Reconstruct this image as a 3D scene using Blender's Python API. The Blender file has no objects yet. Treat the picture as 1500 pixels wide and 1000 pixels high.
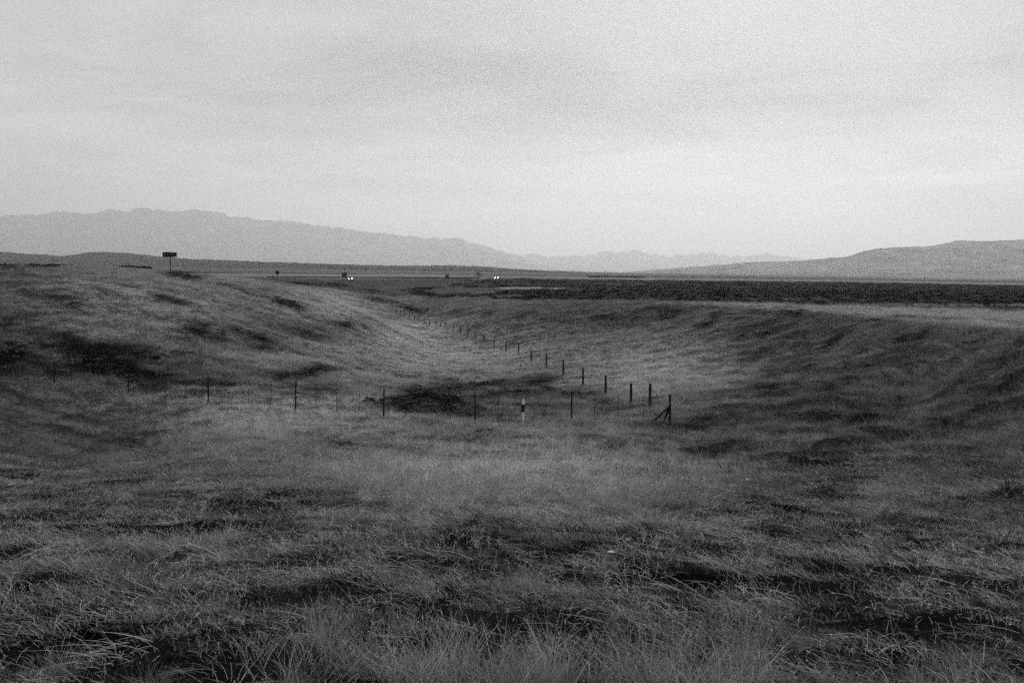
import bpy, bmesh, math
import numpy as np
from mathutils import Matrix, Vector

sc = bpy.context.scene
C = sc.collection
rng = np.random.default_rng(11)

# ------------------------------------------------------------------ camera
FPX = 1458.3                      # 35 mm lens, in pixels of the 1500 px photograph
PITCH = math.atan2(105.0, FPX)
ROLL = 0.0155
R0 = np.array([1.0, 0, 0]); F0 = np.array([0, math.cos(PITCH), -math.sin(PITCH)])
U0 = np.array([0, math.sin(PITCH), math.cos(PITCH)])
CR = R0 * math.cos(ROLL) + U0 * math.sin(ROLL)
CU = -R0 * math.sin(ROLL) + U0 * math.cos(ROLL)
cam_d = bpy.data.cameras.new('camera')
cam_d.lens = 35.0; cam_d.sensor_width = 36.0
cam_d.clip_start = 0.05; cam_d.clip_end = 200000.0
cam = bpy.data.objects.new('camera', cam_d); C.objects.link(cam)
cam.matrix_world = Matrix(((CR[0], CU[0], -F0[0], 0), (CR[1], CU[1], -F0[1], 0), (CR[2], CU[2], -F0[2], 0), (0, 0, 0, 1)))
sc.camera = cam

# ------------------------------------------------------------------ sky, sun, exposure
SUN_EL, SUN_AZ = math.radians(26), math.radians(12)      # azimuth from straight ahead to the right
world = bpy.data.worlds.new('World'); sc.world = world
world.use_nodes = True
wn, wl = world.node_tree.nodes, world.node_tree.links
wn.clear()
def N(t, **kw):
    n = wn.new(t)
    for k, v in kw.items(): setattr(n, k, v)
    return n
def wmath(op, a, b=None, c=None):
    n = wn.new('ShaderNodeMath'); n.operation = op
    for i, v in enumerate((a, b, c)):
        if v is None: continue
        if isinstance(v, (int, float)): n.inputs[i].default_value = v
        else: wl.new(v, n.inputs[i])
    return n.outputs[0]
tc = N('ShaderNodeTexCoord')
sep = N('ShaderNodeSeparateXYZ'); wl.new(tc.outputs['Generated'], sep.inputs[0])
sky = N('ShaderNodeTexSky'); sky.sky_type = 'NISHITA'; sky.sun_disc = False
sky.sun_elevation = SUN_EL; sky.sun_rotation = SUN_AZ; sky.air_density = 1.0; sky.dust_density = 4.0
bw = N('ShaderNodeRGBToBW'); wl.new(sky.outputs[0], bw.inputs[0])
zz = wmath('ADD', wmath('ABSOLUTE', sep.outputs['Z']), 0.10)
px_, py_ = wmath('DIVIDE', sep.outputs['X'], zz), wmath('DIVIDE', sep.outputs['Y'], zz)
comb = N('ShaderNodeCombineXYZ'); wl.new(px_, comb.inputs[0]); wl.new(py_, comb.inputs[1])
def cloud(scale, sx, sy, rot, ox, detail=5.0, rough=0.5, dist=0.3):
    mp = N('ShaderNodeMapping'); wl.new(comb.outputs[0], mp.inputs[0])
    mp.inputs['Scale'].default_value = (sx, sy, 1); mp.inputs['Rotation'].default_value = (0, 0, rot)
    mp.inputs['Location'].default_value = (ox, ox * 1.7, 0)
    n = N('ShaderNodeTexNoise'); n.inputs['Scale'].default_value = scale; n.inputs['Detail'].default_value = detail
    n.inputs['Roughness'].default_value = rough; n.inputs['Distortion'].default_value = dist
    wl.new(mp.outputs[0], n.inputs['Vector'])
    return n.outputs[0]
c1 = cloud(0.42, 0.75, 1.0, 0.25, 3.1, 4.0, 0.45, 0.5)
c2 = cloud(1.0, 0.8, 1.0, 0.35, 8.4, 6.0, 0.6, 0.9)
cl = wmath('ADD', wmath('MULTIPLY', c1, 0.5), wmath('MULTIPLY', c2, 0.5))
mr = N('ShaderNodeMapRange'); mr.interpolation_type = 'SMOOTHSTEP'
wl.new(cl, mr.inputs[0])
mr.inputs[1].default_value = 0.38; mr.inputs[2].default_value = 0.60
mr.inputs[3].default_value = 3.9; mr.inputs[4].default_value = 5.9
over = mr.outputs[0]
# the cloud deck is thinner towards the sun: broad and soft
vm = N('ShaderNodeVectorMath'); vm.operation = 'DOT_PRODUCT'
wl.new(tc.outputs['Generated'], vm.inputs[0])
vm.inputs[1].default_value = (math.sin(SUN_AZ) * math.cos(.08), math.cos(SUN_AZ) * math.cos(.08), math.sin(.08))
el = sep.outputs['Z']
def wramp(v, a, b, c, d):
    n = N('ShaderNodeMapRange'); n.interpolation_type = 'SMOOTHSTEP'; wl.new(v, n.inputs[0])
    for i, q in enumerate((a, b, c, d)): n.inputs[i + 1].default_value = q
    return n.outputs[0]
glow = wmath('MULTIPLY', wmath('POWER', wmath('MAXIMUM', vm.outputs['Value'], 0.0), 6.0), wramp(el, 0.0, 0.20, 5.2, 0.2))
over = wmath('ADD', over, glow)
def lobe(px, py, nexp, amp):
    """a broad soft bank of brighter or darker cloud"""
    d = np.array([(px - 750) / 1458.3, (500 - py) / 1458.3 - 0.072]); v = np.array([d[0], 1.0, d[1]]); v /= np.linalg.norm(v)
    k = N('ShaderNodeVectorMath'); k.operation = 'DOT_PRODUCT'; wl.new(tc.outputs['Generated'], k.inputs[0]); k.inputs[1].default_value = tuple(v)
    return wmath('MULTIPLY', wmath('POWER', wmath('MAXIMUM', k.outputs['Value'], 0.0), nexp), amp)
for q in ((40, 20, 50, 1.4), (260, 190, 120, -.5), (760, 60, 26, -2.1), (1400, 60, 30, -1.3), (1050, 130, 60, -.4)): over = wmath('ADD', over, lobe(*q))
# long flat cloud bands low on the right
az = wmath('DIVIDE', sep.outputs['X'], wmath('MAXIMUM', sep.outputs['Y'], 0.05))
def band(e0, e1, soft, a0, a1, amp, tilt=0.0):
    e = wmath('ADD', wmath('ADD', el, wmath('MULTIPLY', az, tilt)), wmath('MULTIPLY', wmath('SUBTRACT', c2, 0.5), 0.03))
    m = wmath('MULTIPLY', wramp(e, e0, e0 + soft, 0, 1), wramp(e, e1 - soft * .35, e1, 1, 0))
    return wmath('MULTIPLY', wmath('MULTIPLY', m, wramp(az, a0, a0 + .12, 0, 1)), wmath('MULTIPLY', wramp(az, a1, a1 + .3, 1, 0), amp))
over = wmath('ADD', over, band(.055, .128, .03, .03, .6, .34, -.02))
over = wmath('ADD', over, band(.066, .082, .008, .27, .5, 1.1, -.03))
over = wmath('ADD', over, band(.10, .135, .03, -.9, -.42, .5, .02))
mix = wmath('ADD', wmath('MULTIPLY', over, 0.94), wmath('MULTIPLY', bw.outputs[0], 0.05))
bg = N('ShaderNodeBackground'); bg.inputs['Strength'].default_value = 0.1
wl.new(mix, bg.inputs['Color'])
wo = N('ShaderNodeOutputWorld'); wl.new(bg.outputs[0], wo.inputs['Surface'])

sun_d = bpy.data.lights.new('sun', 'SUN'); sun_d.energy = 1.45; sun_d.angle = math.radians(12)
sun_d.color = (1.0, 1.0, 1.0)
sun = bpy.data.objects.new('sun', sun_d); C.objects.link(sun)
sun.rotation_euler = Vector((-math.sin(SUN_AZ) * math.cos(SUN_EL), -math.cos(SUN_AZ) * math.cos(SUN_EL), -math.sin(SUN_EL))).to_track_quat('-Z', 'Y').to_euler()

HAZE_D = 7.0e-5

vs = sc.view_settings
sc.display_settings.display_device = 'sRGB'
vs.view_transform = 'Standard'; vs.look = 'None'; vs.gamma = 1.0; vs.use_curve_mapping = False; vs.exposure = 0.10
sc.render.engine = 'CYCLES'
cy = sc.cycles
cy.use_denoising = False
cy.use_adaptive_sampling = True; cy.adaptive_threshold = 0.08; cy.adaptive_min_samples = 36
cy.max_bounces = 6; cy.diffuse_bounces = 3; cy.glossy_bounces = 2; cy.transmission_bounces = 3
cy.transparent_max_bounces = 4; cy.volume_bounces = 2
cy.sample_clamp_indirect = 2.0

# ------------------------------------------------------------------ helpers
def unproject(px, py):
    """direction through a point of the photograph, scaled so that y (depth) = 1"""
    px = np.asarray(px, float); py = np.asarray(py, float)
    d = F0 + ((px - 750) / FPX)[..., None] * CR - ((py - 500) / FPX)[..., None] * CU
    return d / d[..., 1:2]
def project(p):
    p = np.asarray(p, float)
    z = p @ F0
    z = np.where(z > 0.05, z, 0.05)
    return 750 + FPX * (p @ CR) / z, 500 - FPX * (p @ CU) / z
def hash2(i, j, seed):
    h = (i * 374761393 + j * 668265263 + seed * 2147483647 + 1013904223) & 0xFFFFFFFF
    h = ((h ^ (h >> 13)) * 1274126177) & 0xFFFFFFFF
    h = ((h ^ (h >> 16)) * 2246822519) & 0xFFFFFFFF
    return ((h ^ (h >> 15)) & 0xFFFFFF) / float(0xFFFFFF)
def vnoise(x, y, seed=0):
    xi, yi = np.floor(x).astype(np.int64), np.floor(y).astype(np.int64)
    fx, fy = x - xi, y - yi
    fx = fx * fx * fx * (fx * (fx * 6 - 15) + 10); fy = fy * fy * fy * (fy * (fy * 6 - 15) + 10)
    a, b = hash2(xi, yi, seed), hash2(xi + 1, yi, seed)
    c, d = hash2(xi, yi + 1, seed), hash2(xi + 1, yi + 1, seed)
    return (a + (b - a) * fx) * (1 - fy) + (c + (d - c) * fx) * fy
def fbm(x, y, seed=0, octv=4, gain=0.5):
    s, a, t = 0.0, 1.0, 0.0
    for k in range(octv):
        s = s + a * vnoise(x * 2 ** k + 17.3 * k, y * 2 ** k - 9.1 * k, seed + k); t += a; a *= gain
    return s / t
def sstep(a, b, x):
    t = np.clip((x - a) / (b - a), 0, 1); return t * t * (3 - 2 * t)

# ------------------------------------------------------------------ terrain: heights through surveyed points (px, py, depth)
PTS = [(750,1000,4.0),(0,1000,4.1),(1500,1000,4.0),(0,850,6.6),(750,850,6.6),(1400,880,6.6),(750,700,16),(0,700,17),(300,640,27),
 (0,620,31),(750,640,31),(1000,640,33),(80,563,48),(188,580,46),(305,590,43.5),(433,600,41),(562,612,38.5),(696,616,37.5),(837,617,37),(982,618,36.5),
 (952,602,42),(924,596,49),(887,580,58),(854,564,67),(825,551,76),(800,540,85),(778,529,96),(741,514,112),(709,502,128),(674,491,148),(638,479,170),(600,466,195),
 (560,450,220),(700,475,150),(850,480,125),(850,460,140),(850,447,158),(700,462,168),(700,450,190),(700,440,215),(700,430,245),(700,415,380),
 (600,440,240),(600,425,300),(600,410,450),(480,410,450),
 (0,406,75),(130,407.5,80),(250,412,90),(330,420,100),(420,432,112),(500,446,128),(550,463,140),
 (0,470,60),(100,450,65),(250,450,72),(250,500,60),(400,480,78),(400,520,62),(0,530,50),(150,545,49.5),(550,520,85),(550,560,60),(600,590,46),
 (250,403,190),(0,398,170),(400,413,220),(500,424,260),(300,404,420),(100,394,480),(0,391,700),(300,393,1300),
 (1500,490,45),(1350,475,62),(1200,462,85),(1080,452,110),(960,447,132),(1500,470,72),(1500,455,112),(1200,448,140),(960,441,160),
 (1200,430,235),(1500,430,235),(960,430,240),(1200,417,520),(1500,422,500),(900,412,520),(1200,409,1100),(700,401,1300),(1500,412,1300),(960,404,1300),
 (1400,480,56),(1400,500,54.5),(1400,540,50),(1350,500,60),(1350,540,56),(1500,520,43.5),(1500,560,39),(1200,480,82),(1200,500,77),(1400,620,30),(1400,700,19),(1400,780,12.5),(1500,600,32),(1500,720,17),(1300,600,38),(1200,600,40),(1100,600,42),(1000,600,44),
 (1200,520,68),(1200,560,53),(1200,680,23),(1200,760,14),(1080,480,92),(1080,520,76),(1080,560,58),(1050,720,17),(960,460,124),(960,480,112),(960,510,92),(960,550,66)]
P = np.array(PTS, float)
D = unproject(P[:, 0], P[:, 1])
QX, QZ, QH = D[:, 0], P[:, 2], D[:, 2] * P[:, 2]
QH = QH - 0.16 * sstep(10, 30, QZ)          # the sight lines were taken to the grass tips
# the flat shelf behind the edge of the right bank: (px, height, depth)
SHF = np.array([(1350,-3.3,66),(1350,-3.45,74),(1350,-3.6,88),(1400,-3.15,60),(1400,-3.3,70),(1400,-3.5,85),(1200,-3.75,90),(1200,-3.95,100),(1200,-4.1,115),(1280,-3.55,78),(1280,-3.75,90),(1280,-3.9,105),
  (1080,-4.2,116),(1080,-4.3,130),(1500,-2.85,49),(1500,-3.0,56),(1500,-3.2,66),(1640,-2.7,46),(1640,-2.9,56),(1020,-4.35,128),(1350,-3.8,120),(1500,-3.6,95)], float)
QX = np.concatenate([QX, unproject(SHF[:, 0], SHF[:, 0] * 0 + 465)[:, 0]]); QZ = np.concatenate([QZ, SHF[:, 2]]); QH = np.concatenate([QH, SHF[:, 1]])
SU = 4.0
def rbf_k(r2): return 0.5 * r2 * np.log(r2 + 1e-12)
A = np.stack([QX * SU, np.log(QZ)], 1)
n = len(A)
K = rbf_k(((A[:, None] - A[None]) ** 2).sum(-1)) + np.eye(n) * 0.002
Pm = np.concatenate([np.ones((n, 1)), A], 1)
M = np.block([[K, Pm], [Pm.T, np.zeros((3, 3))]])
sol = np.linalg.solve(M, np.concatenate([QH, np.zeros(3)]))
def base_h(x, y):
    x = np.asarray(x, float); y = np.asarray(y, float); shp = x.shape
    x = x.ravel(); y = y.ravel(); out = np.empty(x.shape)
    for s in range(0, len(x), 40000):
        xs, ys = x[s:s + 40000], y[s:s + 40000]
        r = np.hypot(xs, ys); th = np.abs(np.arctan2(xs, ys))
        thc = np.clip(th, 0, math.atan(0.60)); sg = np.where(xs < 0, -1, 1)
        Z = np.clip(r * np.cos(thc), 3.2, 1300.0); u = np.tan(thc) * sg
        B = np.stack([u * SU, np.log(Z)], 1)
        h = rbf_k(((B[:, None] - A[None]) ** 2).sum(-1)) @ sol[:n] + sol[n] + B @ sol[n + 1:]
        back = sstep(0.75, 1.6, th)                              # out of view the land levels off
        h = h * (1 - back) + (-1.75 - 0.6 * sstep(4, 60, r)) * back
        near = 1 - sstep(1.0, 3.4, r); h = h * (1 - near) + -1.68 * near
        far = sstep(900, 3000, r); h = h * (1 - far) + -7.5 * far
        out[s:s + 40000] = h
    return out.reshape(shp)
def relief(x, y):
    r = np.hypot(x, y)
    flat = 1 - .85 * sstep(16, 26, x) * sstep(38, 46, y) * sstep(.26, .34, x / np.maximum(y, 1.0))
    a1 = flat * 0.5 * sstep(14, 70, r) * (1 - 0.75 * sstep(220, 600, r))
    a2 = 0.10 + 0.20 * sstep(8, 45, r) * (1 - sstep(150, 350, r))
    a2 = a2 * (1 + .9 * sstep(.16, .26, x / np.maximum(y, 1.0)) * (y > 0) * flat * sstep(18, 30, r) * (1 - sstep(110, 150, r)))
    a3 = 0.07 * (1 - sstep(20, 70, r))
    return a1 * (fbm(x / 9, y / 9, 3, 3) - 0.5) + a2 * (fbm(x / 1.9, y / 1.9, 21, 3) - 0.5) * 1.3 + a3 * (fbm(x / 0.55, y / 0.55, 41, 2) - 0.5)
MOUNDS = []
def mounds(x, y):
    h = 0.0
    for cx, cy, rx, ry, a in MOUNDS: h = h + a * np.exp(-((x - cx) / rx) ** 2 - ((y - cy) / ry) ** 2)
    return h
def height(x, y):
    x = np.asarray(x, float); y = np.asarray(y, float); return base_h(x, y) + relief(x, y) + mounds(x, y)
_T = np.exp(np.linspace(math.log(3.0), math.log(1300), 1500))
def ground_at(px, py):
    """where the sight line through a point of the photograph first meets the ground"""
    d = unproject(px, py)
    h = base_h(d[0] * _T, _T)
    below = np.nonzero(d[2] * _T < h)[0]
    if len(below) == 0: t = 1300.0
    else:
        i = below[0]
        if i == 0: t = _T[0]
        else:
            g0 = d[2] * _T[i - 1] - h[i - 1]; g1 = d[2] * _T[i] - h[i]
            t = _T[i - 1] + (_T[i] - _T[i - 1]) * g0 / (g0 - g1)
    return d[0] * t, t
for _px, _py, _rx, _ry, _a in ((640, 596, 2.1, 1.8, .50), (705, 578, 1.7, 1.6, .42), (810, 584, 1.6, 1.4, .32)):
    _q = ground_at(_px, _py); MOUNDS.append((_q[0], _q[1], _rx, _ry, _a))
def on_ground(x, y): return float(height(np.array([x]), np.array([y]))[0])

# ------------------------------------------------------------------ what grows where: bare/dark heath, with slope and clump shade painted in too (px, py, rx, ry, tilt in degrees, weight)
HEATH_AND_SHADE = [(90,515,125,17,3,1),(180,543,80,18,5,1.1),(40,530,75,26,0,.9),(200,525,60,9,5,.8),(0,472,60,10,0,.6),(70,435,35,5,8,.6),(105,452,20,4,0,.6),
 (15,477,25,7,0,.8),(150,430,12,4,10,.5),(250,440,30,6,14,.7),(270,404,32,7,10,.8),(425,447,32,6,14,.8),(350,426,50,4,14,.45),(300,487,40,10,10,.7),
 (365,495,40,8,12,.7),(390,510,35,5,10,.6),(520,480,26,6,14,.8),(450,490,30,8,6,.5),(460,545,66,7,-7,.8),(300,567,85,9,-2,.7),(450,578,46,7,-4,.8),
 (490,650,46,9,0,.55),(640,588,72,26,-6,1.25),(700,567,55,13,0,.8),(820,572,55,14,14,.9),(885,596,30,8,15,.6),(720,637,40,8,0,.45),(582,447,44,4,15,.9),
 (720,478,40,4,3,.4),(760,463,125,7,3,.35),(960,466,32,8,-15,.7),(1135,476,34,8,-38,.95),(1168,463,14,5,-20,.8),(1275,478,18,6,-20,.85),(1350,492,12,5,-20,.7),
 (1320,498,12,6,-10,.7),(1170,560,80,28,-18,.6),(1235,548,62,22,-32,.7),(1250,612,62,20,-10,.7),(1050,640,72,40,0,.6),(1200,690,85,30,-5,.75),
 (1150,742,85,24,0,.85),(1462,722,62,24,0,.9),(1380,650,70,40,-25,.35),(100,760,160,60,8,.45),(30,900,130,90,0,.4),(500,720,36,9,5,.8),(690,785,70,14,5,.8),
 (720,875,130,24,3,.25),(980,860,110,22,3,.5),(520,945,60,22,0,.8),(990,890,30,10,0,.9),(1010,955,62,14,5,.9),(330,830,120,20,5,.5),(700,905,160,20,0,.35),
 (450,912,90,20,-5,.7),(300,745,90,14,10,.5),(210,660,40,10,20,.5),(120,700,50,12,20,.5),(1350,890,140,30,3,.5),(1250,780,26,10,0,.9),(150,930,60,30,5,.6),(1320,960,90,20,0,.6),
 (470,416.5,60,3.5,2,.7),(552,427,26,4,8,.5),(612,423,32,2.2,-3,.9),(622,430,26,3.5,8,1.1),(655,434,22,2,-8,1.0),(400,407,60,1.5,1,.5),(1040,470,22,5,-28,.7),(1092,487,24,6,-32,.6),(1220,502,26,6,-36,.8),(1420,522,34,7,-36,.75),(1385,552,30,7,-36,.6),(1462,566,34,8,-38,.7),(1105,522,26,6,-40,.55),(1330,584,44,10,-36,.7),(1430,606,50,12,-36,.65),(1285,652,52,12,-32,.7),(1440,672,40,10,-32,.6),(735,583,70,16,6,.75),(790,578,50,12,8,.8),(860,430,60,3,0,.3),(905,465,70,6,5,.4)]
HEATH_AND_SHADE = np.array(HEATH_AND_SHADE, float)
def heath(px, py):  # dark mask: heath plants, with shaded slopes painted into it as well
    m = np.zeros_like(px)
    for cx, cy, rx, ry, a, w in HEATH_AND_SHADE:
        a = math.radians(a); dx, dy = px - cx, py - cy
        u = (dx * math.cos(a) + dy * math.sin(a)) / rx; v = (-dx * math.sin(a) + dy * math.cos(a)) / ry
        m = np.maximum(m, min(w * 1.25, 1.15) * np.exp(-np.clip((u * u + v * v), 0, 40) ** 1.4 * 0.8))
    return m
def blob(px, py, cx, cy, rx, ry): return np.exp(-(((px - cx) / rx) ** 2 + ((py - cy) / ry) ** 2))
def inside(px, py, poly):
    c = np.zeros(px.shape, bool); m = len(poly)
    for i in range(m):
        x0, y0 = poly[i]; x1, y1 = poly[(i + 1) % m]
        if y0 == y1: continue
        c ^= ((y0 > py) != (y1 > py)) & (px < (x1 - x0) * (py - y0) / (y1 - y0) + x0)
    return c
SHELF = [(960,443),(1200,449),(1350,452),(1500,458),(1640,463),(1640,500),(1500,489),(1350,474),(1200,461),(1080,451.5),(960,446)]
def scruff(px, py):
    """short matted straw of the foreground slope (1) against the pale valley grass (0)"""
    yb = np.interp(px, [-200, 0, 200, 400, 550, 700, 850, 1000, 1150, 1300, 1500, 1700], [575, 605, 655, 705, 752, 790, 785, 735, 700, 700, 690, 690])
    yb = yb + 60 * (fbm(px / 130, py / 60, 301, 3) - .5)
    return sstep(-45, 45, py - yb)
def pale(px, py):
    """dense pale grass of the valley floor (0..1)"""
    a = np.maximum.reduce([blob(px, py, 640, 515, 260, 60), .78 * blob(px, py, 740, 690, 380, 85), blob(px, py, 420, 610, 300, 50), 0.95 * blob(px, py, 950, 540, 170, 60),
                           0.95 * blob(px, py, 480, 450, 140, 34), 0.8 * blob(px, py, 220, 450, 230, 60), .6 * blob(px, py, 400, 520, 120, 30), 0.25 * blob(px, py, 1300, 520, 160, 45), 1.25 * blob(px, py, 615, 490, 100, 32), 0.60 * inside(px, py, SHELF), 0.45 * blob(px, py, 1000, 690, 300, 60)])
    return np.clip(a, 0, 1.15) * (1 - .9 * scruff(px, py))
FIELD = [  # the scrub field on the plain, outline in the photograph
 [(690,413),(722,408),(800,409),(900,410),(1000,411),(1200,413),(1500,418),(1640,421),(1640,459),(1500,456),(1350,449),(1200,446),(1050,444),(900,441),(800,440),(735,438),(690,436),(662,434),(690,431),(740,427),(800,425),(870,425),(870,422.5),(760,420.5),(700,420.5),(665,420),(660,416)]]
STRIP2 = [(1215,446.2),(1340,446.8),(1500,446.4),(1640,446),(1640,448.6),(1500,448.6),(1340,448.8),(1215,447.6)]
def field(px, py, x, y):
    wob = (fbm(x / 7, y / 14, 77, 3) - 0.5)
    return inside(px + wob * 40, py + wob * 5, FIELD[0]) & ~inside(px, py, STRIP2)

# ------------------------------------------------------------------ materials
def mat(name, col, rough=0.8, spec=0.2, metal=0.0, noise=None, emit=0.0):
    m = bpy.data.materials.new(name); m.use_nodes = True
    b = m.node_tree.nodes['Principled BSDF']; l = m.node_tree.links
    b.inputs['Base Color'].default_value = (col, col, col, 1); b.inputs['Roughness'].default_value = rough
    b.inputs['Specular IOR Level'].default_value = spec; b.inputs['Metallic'].default_value = metal
    if noise:
        t = m.node_tree.nodes.new('ShaderNodeTexCoord'); nz = m.node_tree.nodes.new('ShaderNodeTexNoise')
        nz.inputs['Scale'].default_value = noise[0]; nz.inputs['Detail'].default_value = 5
        l.new(t.outputs['Object'], nz.inputs['Vector'])
        mr = m.node_tree.nodes.new('ShaderNodeMapRange'); l.new(nz.outputs[0], mr.inputs[0])
        mr.inputs[1].default_value = .3; mr.inputs[2].default_value = .7; mr.inputs[3].default_value = col * (1 - noise[1]); mr.inputs[4].default_value = col * (1 + noise[1])
        l.new(mr.outputs[0], b.inputs['Base Color'])
    if emit:
        b.inputs['Emission Color'].default_value = (1, 1, 1, 1); b.inputs['Emission Strength'].default_value = emit
    return m
M_post = mat('weathered_wood', 0.022, 0.9, noise=(9, .4)); M_wire = mat('rusty_wire', 0.03, 0.7)
M_white = mat('white_paint', 0.9, 0.5); M_black = mat('black_paint', 0.012, 0.5)
M_dark = mat('sign_back', 0.012, 0.7, noise=(3, .2)); M_steel = mat('galvanised_pole', 0.035, 0.6)
M_letter = mat('dull_lettering', 0.05, 0.7); M_lamp = mat('headlight_glass', 0.8, 0.2, emit=60.0)
M_carp = mat('dark_car_paint', 0.03, 0.3, spec=.5); M_glass = mat('car_glass', 0.02, 0.1, spec=.6); M_tyre = mat('tyre_rubber', 0.015, 0.9)
M_stone = mat('pale_stone', 0.6, 0.9, noise=(14, .25)); M_asph = mat('asphalt', 0.06, 0.9, noise=(.4, .2)); M_line = mat('road_paint', 0.7, 0.7)
M_bark = mat('bark', 0.03, 0.95, noise=(8, .4))

def leaf_mat(name, c0, c1, transl=0.25, use_tone=True):
    m = bpy.data.materials.new(name); m.use_nodes = True
    nt = m.node_tree; nt.nodes.clear(); L = nt.links
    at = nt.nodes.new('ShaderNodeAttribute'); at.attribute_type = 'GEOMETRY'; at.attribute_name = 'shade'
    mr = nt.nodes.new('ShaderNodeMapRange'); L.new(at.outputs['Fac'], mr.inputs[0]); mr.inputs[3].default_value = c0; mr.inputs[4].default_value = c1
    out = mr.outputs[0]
    if use_tone:
        ti = nt.nodes.new('ShaderNodeAttribute'); ti.attribute_type = 'INSTANCER'; ti.attribute_name = 'tone'
        mu = nt.nodes.new('ShaderNodeMath'); mu.operation = 'MULTIPLY'; L.new(out, mu.inputs[0]); L.new(ti.outputs['Fac'], mu.inputs[1]); out = mu.outputs[0]
    d = nt.nodes.new('ShaderNodeBsdfDiffuse'); L.new(out, d.inputs[0])
    t = nt.nodes.new('ShaderNodeBsdfTranslucent'); L.new(out, t.inputs[0])
    mx = nt.nodes.new('ShaderNodeMixShader'); mx.inputs[0].default_value = transl
    L.new(d.outputs[0], mx.inputs[1]); L.new(t.outputs[0], mx.inputs[2])
    o = nt.nodes.new('ShaderNodeOutputMaterial'); L.new(mx.outputs[0], o.inputs[0])
    return m
M_grass = leaf_mat('dry_grass', 0.12, 0.50, 0.3)
M_scrub = leaf_mat('dark_scrub', 0.012, 0.05, 0.1)
M_shrub = leaf_mat('shrub_leaf', 0.012, 0.05, 0.1, use_tone=False)

def ground_mat():
    m = bpy.data.materials.new('ground_soil_and_turf'); m.use_nodes = True
    nt = m.node_tree; L = nt.links; b = nt.nodes['Principled BSDF']; b.inputs['Roughness'].default_value = 1.0; b.inputs['Specular IOR Level'].default_value = 0.0
    at = nt.nodes.new('ShaderNodeAttribute'); at.attribute_name = 'albedo'
    tc = nt.nodes.new('ShaderNodeTexCoord')
    def nz(s, d, r=.6):
        k = nt.nodes.new('ShaderNodeTexNoise'); k.inputs['Scale'].default_value = s; k.inputs['Detail'].default_value = d; k.inputs['Roughness'].default_value = r
        L.new(tc.outputs['Object'], k.inputs['Vector']); return k.outputs[0]
    def mr(s, a, b_, c, d):
        k = nt.nodes.new('ShaderNodeMapRange'); L.new(s, k.inputs[0])
        for i, v in enumerate((a, b_, c, d)): k.inputs[i + 1].default_value = v
        return k.outputs[0]
    def mul(a, c):
        k = nt.nodes.new('ShaderNodeMath'); k.operation = 'MULTIPLY'; L.new(a, k.inputs[0]); L.new(c, k.inputs[1]); return k.outputs[0]
    fine = mr(nz(7.0, 8, .75), .3, .7, .45, 1.55)
    med = mr(nz(.35, 6, .65), .3, .7, .7, 1.3)
    big = mr(nz(.012, 7, .6), .3, .7, .72, 1.28)
    L.new(mul(mul(at.outputs['Fac'], fine), mul(med, big)), b.inputs['Base Color'])
    bp = nt.nodes.new('ShaderNodeBump'); bp.inputs['Strength'].default_value = .6; bp.inputs['Distance'].default_value = .15
    L.new(nz(3.5, 7, .7), bp.inputs['Height']); L.new(bp.outputs[0], b.inputs['Normal'])
    return m
M_ground = ground_mat()
def hill_mat(name, col, k_=1.0):
    m = bpy.data.materials.new(name); m.use_nodes = True
    nt = m.node_tree; L = nt.links; b = nt.nodes['Principled BSDF']; b.inputs['Roughness'].default_value = 1.0; b.inputs['Specular IOR Level'].default_value = 0.0
    tc = nt.nodes.new('ShaderNodeTexCoord'); mp = nt.nodes.new('ShaderNodeMapping'); L.new(tc.outputs['Object'], mp.inputs[0]); mp.inputs['Scale'].default_value = (.0012 * k_, .0012 * k_, .006 * k_)
    k = nt.nodes.new('ShaderNodeTexNoise'); k.inputs['Scale'].default_value = 1.0; k.inputs['Detail'].default_value = 9; L.new(mp.outputs[0], k.inputs['Vector'])
    r = nt.nodes.new('ShaderNodeMapRange'); L.new(k.outputs[0], r.inputs[0])
    r.inputs[1].default_value = .3; r.inputs[2].default_value = .7; r.inputs[3].default_value = col * .2; r.inputs[4].default_value = col * 2.0
    L.new(r.outputs[0], b.inputs['Base Color'])
    return m

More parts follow.
